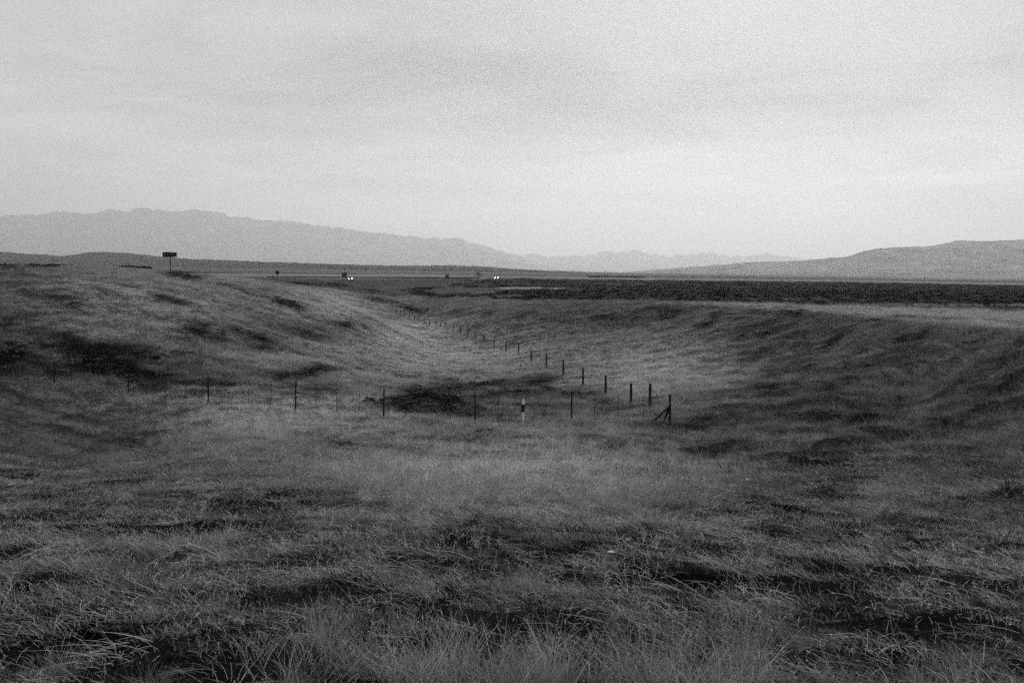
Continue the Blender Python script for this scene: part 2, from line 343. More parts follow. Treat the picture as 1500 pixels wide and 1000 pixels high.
# ------------------------------------------------------------------ mesh helpers
def mesh_obj(name, verts, faces, m=None, parent=None, smooth=False, attr=None):
    me = bpy.data.meshes.new(name)
    me.from_pydata([tuple(v) for v in verts], [], [tuple(f) for f in faces])
    if m: me.materials.append(m)
    if smooth: me.polygons.foreach_set('use_smooth', [True] * len(me.polygons))
    if attr is not None:
        for k, v in attr.items():
            a = me.attributes.new(k, 'FLOAT', 'POINT'); a.data.foreach_set('value', np.asarray(v, np.float32))
    o = bpy.data.objects.new(name, me); C.objects.link(o)
    if parent: o.parent = parent
    return o
def grid_obj(name, X, Y, Zh, m, attr=None, wrap=False):
    nr, nc = X.shape
    v = np.stack([X, Y, Zh], -1).reshape(-1, 3).astype(np.float32)
    i = np.arange(nr - 1)[:, None] * nc; j = np.arange(nc - 1)[None]
    q = np.stack([i + j, i + j + 1, i + nc + j + 1, i + nc + j], -1).reshape(-1, 4)
    if wrap:
        e = np.arange(nr - 1) * nc
        q = np.concatenate([q, np.stack([e + nc - 1, e, e + nc, e + 2 * nc - 1], -1)])
    me = bpy.data.meshes.new(name)
    me.vertices.add(len(v)); me.vertices.foreach_set('co', v.ravel())
    me.loops.add(q.size); me.loops.foreach_set('vertex_index', q.ravel().astype(np.int32))
    me.polygons.add(len(q)); me.polygons.foreach_set('loop_start', np.arange(0, q.size, 4, dtype=np.int32))
    me.polygons.foreach_set('use_smooth', np.ones(len(q), bool))
    me.update(calc_edges=True); me.materials.append(m)
    for k, a in (attr or {}).items():
        at = me.attributes.new(k, 'FLOAT', 'POINT'); at.data.foreach_set('value', a.ravel().astype(np.float32))
    o = bpy.data.objects.new(name, me); C.objects.link(o)
    return o
def tube(pts, rad, sides=8, cap=True):
    """verts, faces of a tapered round bar along points"""
    pts = [Vector(p) for p in pts]; V, Fc = [], []
    rad = rad if isinstance(rad, (list, tuple)) else [rad] * len(pts)
    for i, p in enumerate(pts):
        d = (pts[min(i + 1, len(pts) - 1)] - pts[max(i - 1, 0)]).normalized()
        a = d.orthogonal().normalized(); b = d.cross(a)
        for k in range(sides):
            t = 2 * math.pi * k / sides; V.append(p + a * math.cos(t) * rad[i] + b * math.sin(t) * rad[i])
    for i in range(len(pts) - 1):
        for k in range(sides):
            k2 = (k + 1) % sides; Fc.append((i * sides + k, i * sides + k2, (i + 1) * sides + k2, (i + 1) * sides + k))
    if cap:
        Fc.append(tuple(range(sides - 1, -1, -1))); Fc.append(tuple((len(pts) - 1) * sides + k for k in range(sides)))
    return V, Fc
def box(x0, x1, y0, y1, z0, z1):
    V = [(x, y, z) for z in (z0, z1) for y in (y0, y1) for x in (x0, x1)]
    return V, [(0, 2, 3, 1), (4, 5, 7, 6), (0, 1, 5, 4), (2, 6, 7, 3), (0, 4, 6, 2), (1, 3, 7, 5)]
def join(*vf):
    V, Fc = [], []
    for v, f in vf:
        o = len(V); V += [tuple(p) for p in v]; Fc += [tuple(i + o for i in q) for q in f]
    return V, Fc
def thing(name, label, cat, loc, rz=0.0, group=None):
    o = bpy.data.objects.new(name, None); C.objects.link(o); o.empty_display_size = .2
    o.location = loc; o.rotation_euler = (0, 0, rz); tag(o, label, cat, group); return o
def tag(o, label, cat, group=None):
    o['label'] = label; o['category'] = cat
    if group: o['group'] = group
    return o

# ------------------------------------------------------------------ ground sheet
FRONT = math.radians(35)
ang = np.concatenate([np.linspace(-FRONT, FRONT, 640), np.linspace(FRONT, 2 * math.pi - FRONT, 84)[1:-1]])
rad = np.concatenate([[0.4, 1.0], np.exp(np.linspace(math.log(1.8), math.log(320), 430)), np.exp(np.linspace(math.log(324), math.log(3000), 200)), np.exp(np.linspace(math.log(3100), math.log(60000), 30))])
RR, TT = np.meshgrid(rad, ang, indexing='ij')
GX, GY = RR * np.sin(TT), RR * np.cos(TT)
GB = base_h(GX, GY); GH = height(GX, GY)
gpx, gpy = project(np.stack([GX, GY, GB], -1))
front = (np.abs(TT) < 0.62)
hm = heath(gpx, gpy) * front * (RR < 600)
hm = hm * np.clip(.12 + 3.6 * (fbm(GX / (1.1 + RR / 70), GY / (1.1 + RR / 70), 171, 3) - .32), 0, 1.2)
pl = pale(gpx, gpy) * front
fl = field(gpx, gpy, GX, GY) & front & (RR > 90)
streak = fbm(GX / 60, GY / 260, 5, 4)
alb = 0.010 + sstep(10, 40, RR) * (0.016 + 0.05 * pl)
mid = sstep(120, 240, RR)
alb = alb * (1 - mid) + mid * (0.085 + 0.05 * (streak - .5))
alb = alb * (1 - 0.80 * np.clip(hm, 0, 1))  # ground colour darkened for heath and for painted-in shade
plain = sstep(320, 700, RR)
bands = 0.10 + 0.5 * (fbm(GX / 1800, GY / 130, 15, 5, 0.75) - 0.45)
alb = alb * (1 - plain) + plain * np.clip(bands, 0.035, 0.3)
MARGIN = [(700,404),(820,405),(1000,407.5),(1200,409.5),(1500,414.5),(1640,417),(1640,421),(1500,418),(1200,413),(1000,411),(820,409),(700,409)]
STRIP = [(720,420.5),(760,420.2),(870,422.5),(900,423.5),(870,425),(800,424.5),(740,423)]
PALE_PLAIN = [(290,400),(420,401.5),(560,402),(700,403),(700,406),(560,405.5),(420,405.5),(290,404)]
mg = (inside(gpx, gpy, MARGIN) | inside(gpx, gpy, STRIP) | inside(gpx, gpy, PALE_PLAIN) | inside(gpx, gpy, STRIP2)) & front & (RR > 90)
alb = np.where(mg, 0.24 + .1 * (streak - .5), alb)
alb = np.where(fl, 0.032 + .55 * np.clip(.47 - fbm(GX / 45, GY / 7, 151, 4, .6), 0, .2), alb)
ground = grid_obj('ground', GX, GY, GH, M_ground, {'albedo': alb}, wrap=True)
ground['kind'] = 'structure'

# ------------------------------------------------------------------ hills and mountains, each at its own distance
def range_obj(name, prof, depth, width, base_z, m, rough, seed, cols=700, rows=60):
    p = np.array(prof, float)
    pxs = np.linspace(p[0, 0], p[-1, 0], cols)
    pys = np.interp(pxs, p[:, 0], p[:, 1]) + rough * (fbm(pxs / 9, pxs * 0, seed, 4) - 0.5)
    d = unproject(pxs, pys)
    X1 = d[:, 0] * depth; crest = d[:, 2] * depth - base_z
    t = np.linspace(-1, 1, rows)
    TT_, _ = np.meshgrid(t, pxs, indexing='ij')
    Xg = np.repeat(X1[None], rows, 0); Yg = depth + TT_ * width
    s = width * 0.35
    spur = 1 - np.abs(2 * fbm(Xg / s, Yg / (s * 2.2), seed + 9, 5, .55) - 1)
    a = np.abs(TT_)
    f = (1 - a) ** 1.25
    f = f * (1 - 0.75 * sstep(0.0, .30, a) * (1 - spur) * (1 - a * .5))
    Zg = base_z + np.maximum(crest, 2.0)[None] * f
    o = grid_obj(name, Xg, Yg, Zg, m); o['kind'] = 'structure'
    return o
far_left = [(-420,352),(-300,340),(-160,330),(-60,322),(0,318),(25,313),(50,314),(75,311),(95,307),(120,312),(140,309),(160,306),(185,310),(198,305),(210,303),(230,306),(260,308),(285,306),(300,307),(320,310),
 (340,315),(380,320),(440,325),(500,334),(540,339),(590,344),(630,347),(650,350),(675,349),(690,357),(720,362),(750,372),(770,379),(800,388),(830,394),(870,398)]
centre = [(520,396),(640,384),(740,372),(770,374),(790,372),(810,376),(850,374),(880,370),(900,370),(928,366),(950,371),(980,375),(1000,373),(1030,370),(1060,375),(1090,376),(1120,372),(1150,374),(1170,378),(1220,381),(1320,384),(1500,392),(1700,398)]
right_h = [(930,399),(980,393),(1040,388.5),(1100,384),(1180,381),(1245,375),(1280,364),(1310,361),(1340,361),(1370,358),(1410,351),(1440,353),(1460,352),(1490,350),(1520,350),(1570,352),(1650,349),(1760,356),(1900,380)]
left_low = [(-500,372),(-200,366),(0,368),(35,371),(70,373),(90,375),(115,373),(135,369),(165,369),(185,370),(240,376),(280,379),(320,380.5),(380,383),(420,384),(480,386.5),(540,388),(590,389),(640,388.5),(680,389),(720,391),(760,394),(800,396),(860,399)]
range_obj('far_mountains', centre, 27000, 4500, -10, hill_mat('far_rock', .03), 9.0, 201)
range_obj('mountain_range', far_left, 21000, 4500, -10, hill_mat('mountain_rock', .06), 7.0, 211)
range_obj('right_hill', right_h, 7500, 2600, -10, hill_mat('hill_grass_and_rock', .13, 4.0), 3.2, 221)
range_obj('left_hill', left_low, 2900, 700, -10, hill_mat('low_hill_scrub', .05), 1.6, 231)

# ------------------------------------------------------------------ haze: one closed box of air round everything
hv, hf = box(-62000, 62000, -62000, 62000, -40, 1750)
haze = mesh_obj('haze', hv, hf); haze['kind'] = 'stuff'
hm_ = bpy.data.materials.new('haze_air'); hm_.use_nodes = True; hm_.node_tree.nodes.clear()
pv = hm_.node_tree.nodes.new('ShaderNodeVolumePrincipled'); ho = hm_.node_tree.nodes.new('ShaderNodeOutputMaterial')
pv.inputs['Color'].default_value = (.97, .97, .97, 1); pv.inputs['Density'].default_value = HAZE_D; pv.inputs['Anisotropy'].default_value = 0.5
hm_.node_tree.links.new(pv.outputs[0], ho.inputs['Volume']); haze.data.materials.append(hm_)

# ------------------------------------------------------------------ grass: tufts instanced over points
def blades(nb, hgt, spread, width, lean, arc, segs=4, lie=0.0, heads=0.0, shade=(0.2, 1.0), drop=0.0, r=None):
    """one tuft; lie = 0 upright .. 1 lodged along +x"""
    r = r or rng; V, Fc, S = [], [], []
    for _ in range(nb):
        bx, by = r.normal(0, spread, 2)
        a = r.uniform(0, 2 * math.pi); L = hgt * r.uniform(.55, 1.15)
        da = np.array([math.cos(a), math.sin(a)]) * lean * r.uniform(.2, 1.2)
        dirv = np.array([da[0], da[1], 1.0])
        if lie > 0:
            q = r.normal(0, .35); dirv = dirv * (1 - lie) + lie * np.array([math.cos(q), math.sin(q), r.uniform(.05, .5)])
        dirv /= np.linalg.norm(dirv)
        bend = np.array([dirv[0], dirv[1], 0]) * arc * r.uniform(.4, 1.3) + np.array([r.normal(0, .12), r.normal(0, .12), -arc * r.uniform(.5, 1.0) - drop])
        p = np.array([bx, by, -.02]); st = L / segs; dv = dirv.copy(); w0 = width * r.uniform(.6, 1.3)
        side = np.cross(dv, [r.normal(), r.normal(), .3]); side /= np.linalg.norm(side) + 1e-9
        sh = r.uniform(*shade); base = len(V)
        for k in range(segs + 1):
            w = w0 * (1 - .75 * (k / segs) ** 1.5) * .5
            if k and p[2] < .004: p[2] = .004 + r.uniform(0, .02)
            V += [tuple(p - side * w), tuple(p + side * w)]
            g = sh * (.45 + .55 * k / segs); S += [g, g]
            dv = dv + bend / segs; dv /= np.linalg.norm(dv); p = p + dv * st
        for k in range(segs): Fc.append((base + 2 * k, base + 2 * k + 1, base + 2 * k + 3, base + 2 * k + 2))
        if r.random() < heads:                                # seed head: two crossed lozenges
            p0 = np.array(V[-1]); hl = r.uniform(.02, .045); hw = hl * .10
            for s2 in (np.array([0, 1, 0]), np.array([1, 0, .2])):
                b = len(V); e = p0 + dv * hl
                V += [tuple(p0), tuple(p0 + dv * hl * .45 + s2 * hw), tuple(e), tuple(p0 + dv * hl * .45 - s2 * hw)]
                Fc.append((b, b + 1, b + 2, b + 3)); S += [1.0] * 4
    return V, Fc, S
def tuft(name, *a, **k):
    V, Fc, S = blades(*a, **k)
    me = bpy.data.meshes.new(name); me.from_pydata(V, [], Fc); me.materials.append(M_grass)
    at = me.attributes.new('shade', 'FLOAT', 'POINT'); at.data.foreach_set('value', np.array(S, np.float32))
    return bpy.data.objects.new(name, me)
def leaf_clump(name, nl, rx, rz, leaf, m):
    V, Fc, S = [], [], []
    for _ in range(nl):
        d = rng.normal(0, 1, 3); d /= np.linalg.norm(d); d[2] = abs(d[2]) * 1.0
        q = rng.uniform(.45, 1.0) ** .6
        lump = .75 + .5 * vnoise(np.array([d[0] * 2.2 + 5]), np.array([d[1] * 2.2 + d[2] * 2 + 9]), int(rx * 100))[0]
        c = d * np.array([rx, rx, rz]) * q * lump
        n1 = rng.normal(0, 1, 3); n1 /= np.linalg.norm(n1); n2 = np.cross(n1, rng.normal(0, 1, 3)); n2 /= np.linalg.norm(n2)
        l = leaf * rng.uniform(.5, 1.4); b = len(V); sh = rng.uniform(0, 1)
        V += [tuple(c - n1 * l), tuple(c + n2 * l * .45), tuple(c + n1 * l), tuple(c - n2 * l * .45)]; Fc.append((b, b + 1, b + 2, b + 3)); S += [sh] * 4
    me = bpy.data.meshes.new(name); me.from_pydata(V, [], Fc); me.materials.append(m)
    at = me.attributes.new('shade', 'FLOAT', 'POINT'); at.data.foreach_set('value', np.array(S, np.float32))
    return bpy.data.objects.new(name, me)
def collection(name, objs):
    c = bpy.data.collections.new(name)
    for o in objs: c.objects.link(o)
    return c
def scatter(name, col, pts, rot, scl, idx, tone):
    me = bpy.data.meshes.new(name); me.vertices.add(len(pts)); me.vertices.foreach_set('co', np.asarray(pts, np.float32).ravel())
    for k, t, v, f in (('rot', 'FLOAT_VECTOR', rot, 'vector'), ('scl', 'FLOAT_VECTOR', scl, 'vector'), ('idx', 'INT', idx, 'value'), ('tone', 'FLOAT', tone, 'value')):
        a = me.attributes.new(k, t, 'POINT'); a.data.foreach_set(f, np.asarray(v, np.int32 if t == 'INT' else np.float32).ravel())
    o = bpy.data.objects.new(name, me); C.objects.link(o); o['kind'] = 'stuff'
    ng = bpy.data.node_groups.new(name, 'GeometryNodeTree')
    ng.interface.new_socket('Geometry', in_out='INPUT', socket_type='NodeSocketGeometry'); ng.interface.new_socket('Geometry', in_out='OUTPUT', socket_type='NodeSocketGeometry')
    gi, go = ng.nodes.new('NodeGroupInput'), ng.nodes.new('NodeGroupOutput')
    ci = ng.nodes.new('GeometryNodeCollectionInfo'); ci.inputs['Collection'].default_value = col; ci.inputs['Separate Children'].default_value = True; ci.inputs['Reset Children'].default_value = True
    ip = ng.nodes.new('GeometryNodeInstanceOnPoints'); ip.inputs['Pick Instance'].default_value = True
    def na(nm, t):
        k = ng.nodes.new('GeometryNodeInputNamedAttribute'); k.data_type = t; k.inputs['Name'].default_value = nm; return k.outputs['Attribute']
    e2r = ng.nodes.new('FunctionNodeEulerToRotation'); L = ng.links
    L.new(na('rot', 'FLOAT_VECTOR'), e2r.inputs[0]); L.new(e2r.outputs[0], ip.inputs['Rotation'])
    L.new(na('scl', 'FLOAT_VECTOR'), ip.inputs['Scale']); L.new(na('idx', 'INT'), ip.inputs['Instance Index'])
    L.new(gi.outputs[0], ip.inputs['Points']); L.new(ci.outputs[0], ip.inputs['Instance']); L.new(ip.outputs[0], go.inputs[0])
    md = o.modifiers.new('scatter', 'NODES'); md.node_group = ng
    return o
tufts = [tuft('fine_a', 46, .30, .06, .0032, .55, .7, lie=0), tuft('fine_b', 46, .24, .07, .003, .7, .9), tuft('fine_c', 40, .36, .05, .003, .5, .8),        # 0-2 fine leaning tufts
         tuft('lodged_a', 13, .34, .12, .0046, .6, .55, 5, lie=.80, heads=.10), tuft('lodged_b', 10, .46, .14, .0046, .6, .5, 5, lie=.85, heads=.08), tuft('lodged_c', 16, .25, .14, .0046, .8, .8, 5, lie=.6),  # 3-5
         tuft('stems_a', 6, .36, .06, .0042, .35, .45, 6, heads=.35, shade=(.6, 1.1)), tuft('stems_b', 5, .44, .07, .0042, .5, .6, 6, heads=.3, shade=(.6, 1.1)),   # 6-7
         tuft('mat_a', 60, .16, .14, .003, 1.6, 1.2, 3, shade=(.0, .5)), tuft('mat_b', 60, .13, .14, .003, 2.2, 1.0, 3, shade=(.0, .5)),       # 8-9 low dead mat
         tuft('clump_a', 70, .36, .26, .008, .5, .7, 3), tuft('clump_b', 70, .30, .30, .008, .7, .9, 3), tuft('clump_c', 60, .44, .24, .008, .5, .8, 3),
         tuft('bits_a', 24, .11, .20, .0046, 1.4, .7, 4, lie=.3, shade=(.4, 1.2)), tuft('bits_b', 20, .15, .22, .0044, 1.2, .6, 4, lie=.5, shade=(.4, 1.2))]   # 10-12 far clumps
# names must sort in this order inside the collection
for k, o in enumerate(tufts): o.name = 'tuft_%s' % 'abcdefghijklmnop'[k]
grass_col = collection('grass_sources', tufts)

TRACK = [ground_at(a, b) for a, b in ((1640, 489), (1500, 477), (1400, 470), (1300, 464), (1200, 459.5), (1120, 456))]
def path_dist(x, y, path):
    d = np.full(x.shape, 1e9)
    for (ax, ay), (bx, by) in zip(path[:-1], path[1:]):
        L2 = (bx - ax) ** 2 + (by - ay) ** 2; t = np.clip(((x - ax) * (bx - ax) + (y - ay) * (by - ay)) / L2, 0, 1)
        d = np.minimum(d, np.hypot(x - ax - t * (bx - ax), y - ay - t * (by - ay)))
    return d
def track_far(x, y):
    d = path_dist(x, y, TRACK); return (d > 2.2) | ((d < .35) & (rng.random(len(x)) < .5))
def wedge(r0, r1, dens):
    nn = int(dens * FRONT * (r1 * r1 - r0 * r0) * 0.98)
    r = np.sqrt(rng.uniform(r0 * r0, r1 * r1, nn)); t = rng.uniform(-FRONT * .98, FRONT * .98, nn)
    return r * np.sin(t), r * np.cos(t), r
def slope_dir(x, y):
    e = 1.5
    gx = (base_h(x + e, y) - base_h(x - e, y)) / (2 * e); gy = (base_h(x, y + e) - base_h(x, y - e)) / (2 * e)
    return gx, gy
def lay(x, y, r, kind):
    h0 = base_h(x, y); z = h0 + relief(x, y) + mounds(x, y)
    px, py = project(np.stack([x, y, h0], -1)); hm = heath(px, py); pl = pale(px, py)
    hm = hm * np.clip(.12 + 3.6 * (fbm(x / (1.1 + r / 70), y / (1.1 + r / 70), 171, 3) - .32), 0, 1.2)
    gx, gy = slope_dir(x, y)
    lean_az = np.arctan2(-gy, -gx)                     # downhill
    wind = 2.9 + 0.9 * (fbm(x / 3.5, y / 3.5, 61, 2) - .5) * 4
    sl = sstep(.06, .18, np.hypot(gx, gy)) * (r > 12)
    az = np.where(rng.random(len(x)) < .75 * sl, lean_az, wind) + rng.normal(0, .45, len(x))
    # streaky patches that run down the slopes
    ca, sa = np.cos(lean_az), np.sin(lean_az)
    pat = fbm(x / 2.6, y / 2.6, 91, 4)
    right = x > 0.12 * y
    q1 = np.where(right, (x * .80 + y * .6), (x * .9 - y * .43)); q2 = np.where(right, (-x * .6 + y * .80), (x * .43 + y * .9))
    st = .6 * fbm(q1 / 6.5, q2 / 1.5, 101, 3) + .4 * fbm(q1 / 2.2, q2 / .7, 105, 2)
    return z, hm, pl, az, pat, st, px, py
GP, GR, GS, GI, GT = [], [], [], [], []
def add(x, y, z, az, s, idx, tone, tilt=.25):
    k = len(x); GP.append(np.stack([x, y, z], -1)); GR.append(np.stack([rng.normal(0, tilt * .5, k), rng.normal(0, tilt * .5, k) + tilt * .3, az], -1))
    GS.append(np.stack([s, s, s * rng.uniform(.8, 1.2, k) * (1 - .4 * sstep(45, 80, np.hypot(x, y)))], -1)); GI.append(idx); GT.append(tone)
# near ground, 2.6 - 15 m: dead mat, short tufts, lodged stems over dark gaps
x, y, r = wedge(2.6, 18, 170)
z, hm, pl, az, pat, st, px, py = lay(x, y, r, 0); sf = scruff(px, py)
gap = .55 * fbm(x / .34, y / .30, 141, 3) + .45 * fbm(x / 1.1, y / .8, 143, 2)
lush = np.clip((pat - .28) * 3.5, .38, 1) * np.clip((gap - .40) * 9, 0, 1) * (1 - np.clip(hm * 1.1, 0, 1)); lush = np.clip(lush + .6 * (1 - sf), 0, 1)
k = rng.random(len(x)) < .35 + .60 * lush
kind = rng.choice([0, 1, 2, 8, 9], len(x), p=[.15, .20, .10, .30, .25])
tone = (.15 + .70 * lush + .6 * pl) * rng.uniform(.4, 1.6, len(x))
add(x[k], y[k], z[k] - .02, az[k], (rng.uniform(.25, .55, len(x)) * (.8 + .4 * lush))[k], kind[k], tone[k])
x, y, r = wedge(2.5, 26, 105)
z, hm, pl, az, pat, st, px, py = lay(x, y, r, 0)
gap = .55 * fbm(x / .34, y / .30, 141, 3) + .45 * fbm(x / 1.1, y / .8, 143, 2)
lush = np.clip((pat - .27) * 4, .45, 1) * np.clip((gap - .42) * 10, .04, 1) * (1 - .8 * np.clip(hm, 0, 1))
k = rng.random(len(x)) < .12 + .80 * lush
kind = rng.choice([3, 4, 5, 13, 14], len(x), p=[.16, .09, .19, .32, .24])
add(x[k], y[k], z[k], (az + rng.normal(0, .7, len(x)))[k], rng.uniform(.35, .85, k.sum()) * (.75 + .25 * sstep(4, 8, r[k])), kind[k], (.75 + 2.2 * rng.random(len(x)) ** 1.5)[k], .22)
# a few upright stems with seed heads
x, y, r = wedge(2.9, 11, 2.2); z, hm, pl, az, pat, st, px, py = lay(x, y, r, 0)
k = rng.random(len(x)) < np.clip((fbm(x / 1.2, y / 1.2, 131, 2) - .40) * 3, .03, 1)
add(x[k], y[k], z[k], az[k], rng.uniform(.3, .65, k.sum()), rng.choice([6, 7], k.sum()), rng.uniform(.7, 1.3, k.sum()))
# pale tuft clump at the lower edge of the picture
k = 150; cx, cy_ = ground_at(735, 985); x = rng.normal(cx, .42, k); y = rng.normal(cy_ - .15, .22, k)
add(x, y, height(x, y), rng.uniform(0, 6.3, k), rng.uniform(.5, .9, k), rng.choice([0, 2, 6, 2, 7, 0, 14, 6], k), .6 + 1.1 * rng.random(k) ** 1.5)
# middle ground, 11 - 52 m
x, y, r = wedge(11, 52, 46)
z, hm, pl, az, pat, st, px, py = lay(x, y, r, 1); sf = scruff(px, py)
dk = np.clip((.49 - st) * 11, 0, 1) * (1 - .85 * pl)
gap = np.clip((fbm(x / .6, y / .9, 147, 3) - .36) * 5, 0, 1)
lush = np.clip(1 - .9 * np.clip(hm * 1.25, 0, 1) - .75 * dk - .8 * (1 - gap) * (1 - .35 * pl), 0, 1)
k = rng.random(len(x)) < (.15 + .85 * lush) * (1 - .8 * sf * (1 - sstep(16, 30, r)))
kind = rng.choice([0, 1, 2, 5, 3, 13, 14], len(x), p=[.20, .16, .14, .16, .08, .15, .11])
tone = (.30 + .55 * lush + 1.25 * pl) * (1 - .75 * np.clip(hm, 0, 1)) * rng.uniform(.3, 1.8, len(x))  # tufts darkened by the same heath and shade mask
add(x[k], y[k], z[k] - .03, az[k], rng.uniform(.5, 1.1, k.sum()), kind[k], tone[k], .5)
# crisp straw lying over the middle ground
x, y, r = wedge(13, 70, 13)
z, hm, pl, az, pat, st, px, py = lay(x, y, r, 1)
k = (rng.random(len(x)) < np.clip((fbm(x / .8, y / 1.0, 311, 2) - .38) * 6, .05, 1) * (1 - .85 * np.clip(hm, 0, 1))) & (st > .46)
add(x[k], y[k], z[k] + .04, az[k], rng.uniform(.8, 1.7, k.sum()), rng.choice([3, 5, 13, 14], k.sum()), .5 + 1.1 * pl[k] + 1.0 * rng.random(k.sum()) ** 1.6, .3)
# coarser tussocks
x, y, r = wedge(13, 95, 1.6)
z, hm, pl, az, pat, st, px, py = lay(x, y, r, 1)
k = (rng.random(len(x)) < (.9 - .6 * pl) * (1 - .8 * np.clip(hm, 0, 1))) & ~(field(px, py, x, y) & (r > 90))
add(x[k], y[k], z[k] - .04, az[k], (rng.uniform(.55, 1.15, len(x)) * (.75 + .25 * sstep(20, 50, r)))[k], rng.choice([10, 11, 12], k.sum()), ((.2 + .55 * pl + .9 * rng.random(len(x)) ** 2))[k], .6)
CREST = [ground_at(a, b) for a, b in ((960, 449), (1080, 454), (1200, 464), (1280, 470), (1350, 477), (1420, 483), (1500, 492), (1620, 500))]
for (ax, ay), (bx, by) in zip(CREST[:-1], CREST[1:]):
    k = int(math.hypot(bx - ax, by - ay) * 5); t = rng.random(k); x = ax + (bx - ax) * t + rng.normal(0, .5, k); y = ay + (by - ay) * t + rng.normal(0, .7, k)
    cl_ = fbm(x / 1.7, y / 1.7, 191, 2); q = rng.random(k) < np.clip((cl_ - .38) * 5, .05, 1); x, y = x[q], y[q]; k = len(x)
    add(x, y, height(x, y) - .05, rng.normal(3.6, .5, k), rng.uniform(.9, 2.1, k), rng.choice([10, 11, 12], k), .2 + .9 * rng.random(k) ** 1.5, .9)
x, y, r = wedge(16, 110, 1.5)
z, hm, pl, az, pat, st, px, py = lay(x, y, r, 1)
cl_ = fbm(x / 1.5, y / 1.1, 195, 3)
k = (x > .14 * y) & (rng.random(len(x)) < np.clip((cl_ - .40) * 5, .03, 1) * (1 - .8 * pl)) & (py > 452) & ~inside(px, py, SHELF)
add(x[k], y[k], z[k] - .05, rng.normal(3.7, .4, k.sum()), rng.uniform(.7, 1.5, k.sum()), rng.choice([10, 11, 12], k.sum()), .22 + 1.0 * rng.random(k.sum()) ** 1.6, .9)
# far grass, 52 - 240 m
for r0, r1, dens, sc_ in ((52, 120, 11, 1.0), (120, 260, 4, 1.3)):
    x, y, r = wedge(r0, r1, dens)
    z, hm, pl, az, pat, st, px, py = lay(x, y, r, 2)
    fl = field(px, py, x, y) & (r > 90)
    dk = np.clip((.49 - st) * 11, 0, 1) * (1 - .85 * pl)
    lush = np.clip(1 - .9 * np.clip(hm * 1.3, 0, 1) - .7 * dk, 0, 1)
    k = (rng.random(len(x)) < .12 + .88 * lush) & ~fl & (py > 392) & (base_h(x, y) > -40)
    tone = (.32 + .58 * lush + 1.6 * pl) * (1 - .75 * np.clip(hm, 0, 1)) * rng.uniform(.5, 1.5, len(x))
    k &= track_far(x, y)
    add(x[k], y[k], z[k], az[k], sc_ * rng.uniform(.45, .95, k.sum()), rng.choice([10, 11, 12], k.sum()), tone[k], .5)
scatter('dry_grass', grass_col, np.concatenate(GP), np.concatenate(GR), np.concatenate(GS), np.concatenate(GI), np.concatenate(GT))

# ------------------------------------------------------------------ dark scrub: the field on the plain and the heath and painted-shade patches
scr = [leaf_clump('bush_%s' % 'abcd'[i], 130, .5, .42, .10, M_scrub) for i in range(4)]
scrub_col = collection('scrub_sources', scr)
SP, SR, SS, SI, ST = [], [], [], [], []
def sadd(x, y, z, s, flat, tone):
    k = len(x); SP.append(np.stack([x, y, z], -1)); SR.append(np.stack([np.zeros(k), np.zeros(k), rng.uniform(0, 6.28, k)], -1))
    SS.append(np.stack([s * rng.uniform(.8, 1.3, k), s * rng.uniform(.8, 1.3, k), s * flat], -1)); SI.append(rng.integers(0, 4, k)); ST.append(tone)
for r0, r1, dens, sz in ((95, 330, .5, 1.25), (330, 900, .07, 3.2)):
    x, y, r = wedge(r0, r1, dens); h0 = base_h(x, y); px, py = project(np.stack([x, y, h0], -1))
    k = field(px, py, x, y) & (rng.random(len(x)) < np.clip((fbm(x / 45, y / 7, 151, 4, .6) - .40) * 8, .04, 1)); x, y = x[k], y[k]; px, py = px[k], py[k]
    sadd(x, y, height(x, y), sz * rng.uniform(.5, 1.4, k.sum()) * np.where((py > 447.5) & (px > 1190), .4, 1), rng.uniform(.35, .8, k.sum()) * (1 if r0 < 300 else .28), .5 + 4.6 * rng.random(k.sum()) ** 2)
scatter('scrub_field', scrub_col, np.concatenate(SP), np.concatenate(SR), np.concatenate(SS), np.concatenate(SI), np.concatenate(ST))
SP, SR, SS, SI, ST = [], [], [], [], []
x, y, r = wedge(20, 330, 2.2); h0 = base_h(x, y); px, py = project(np.stack([x, y, h0], -1)); hm = heath(px, py)
k = (rng.random(len(x)) < np.clip(hm * 1.1 - .2, 0, 1) ** 1.5 * np.where(r > 130, .35, 1) * np.clip((fbm(x / 2.2, y / 2.2, 181, 2) - .34) * 5, .1, 1)); x, y, r = x[k], y[k], r[k]
sadd(x, y, height(x, y) - .03, rng.uniform(.35, 1.0, len(x)) * (.6 + .4 * sstep(40, 90, r)), rng.uniform(.4, .8, len(x)), .5 + 3.5 * rng.random(len(x)) ** 2)
for cx, cy, w, nn in ((636, 596, 2.3, 95), (664, 584, 1.3, 40), (705, 570, 1.4, 45), (760, 568, 1.2, 22), (815, 574, 1.8, 70), (610, 606, 1.3, 30), (650, 574, 1.5, 55), (682, 580, 1.5, 50), (725, 576, 1.5, 45), (600, 594, 1.3, 35), (672, 604, 1.2, 35), (850, 582, 1.2, 25), (735, 586, 1.8, 45), (780, 582, 1.6, 45)):
    gx, gy = ground_at(cx, cy); x = rng.normal(gx, w * .55, nn); y = rng.normal(gy, w * .38, nn)
    sadd(x, y, height(x, y) - .03, rng.uniform(.28, .62, nn), rng.uniform(.5, .9, nn), .4 + 5.5 * rng.random(nn) ** 2.2)
scatter('heath_shade_scrub', scrub_col, np.concatenate(SP), np.concatenate(SR), np.concatenate(SS), np.concatenate(SI), np.concatenate(ST))  # dark bushes of the heath, also standing in for shaded ground

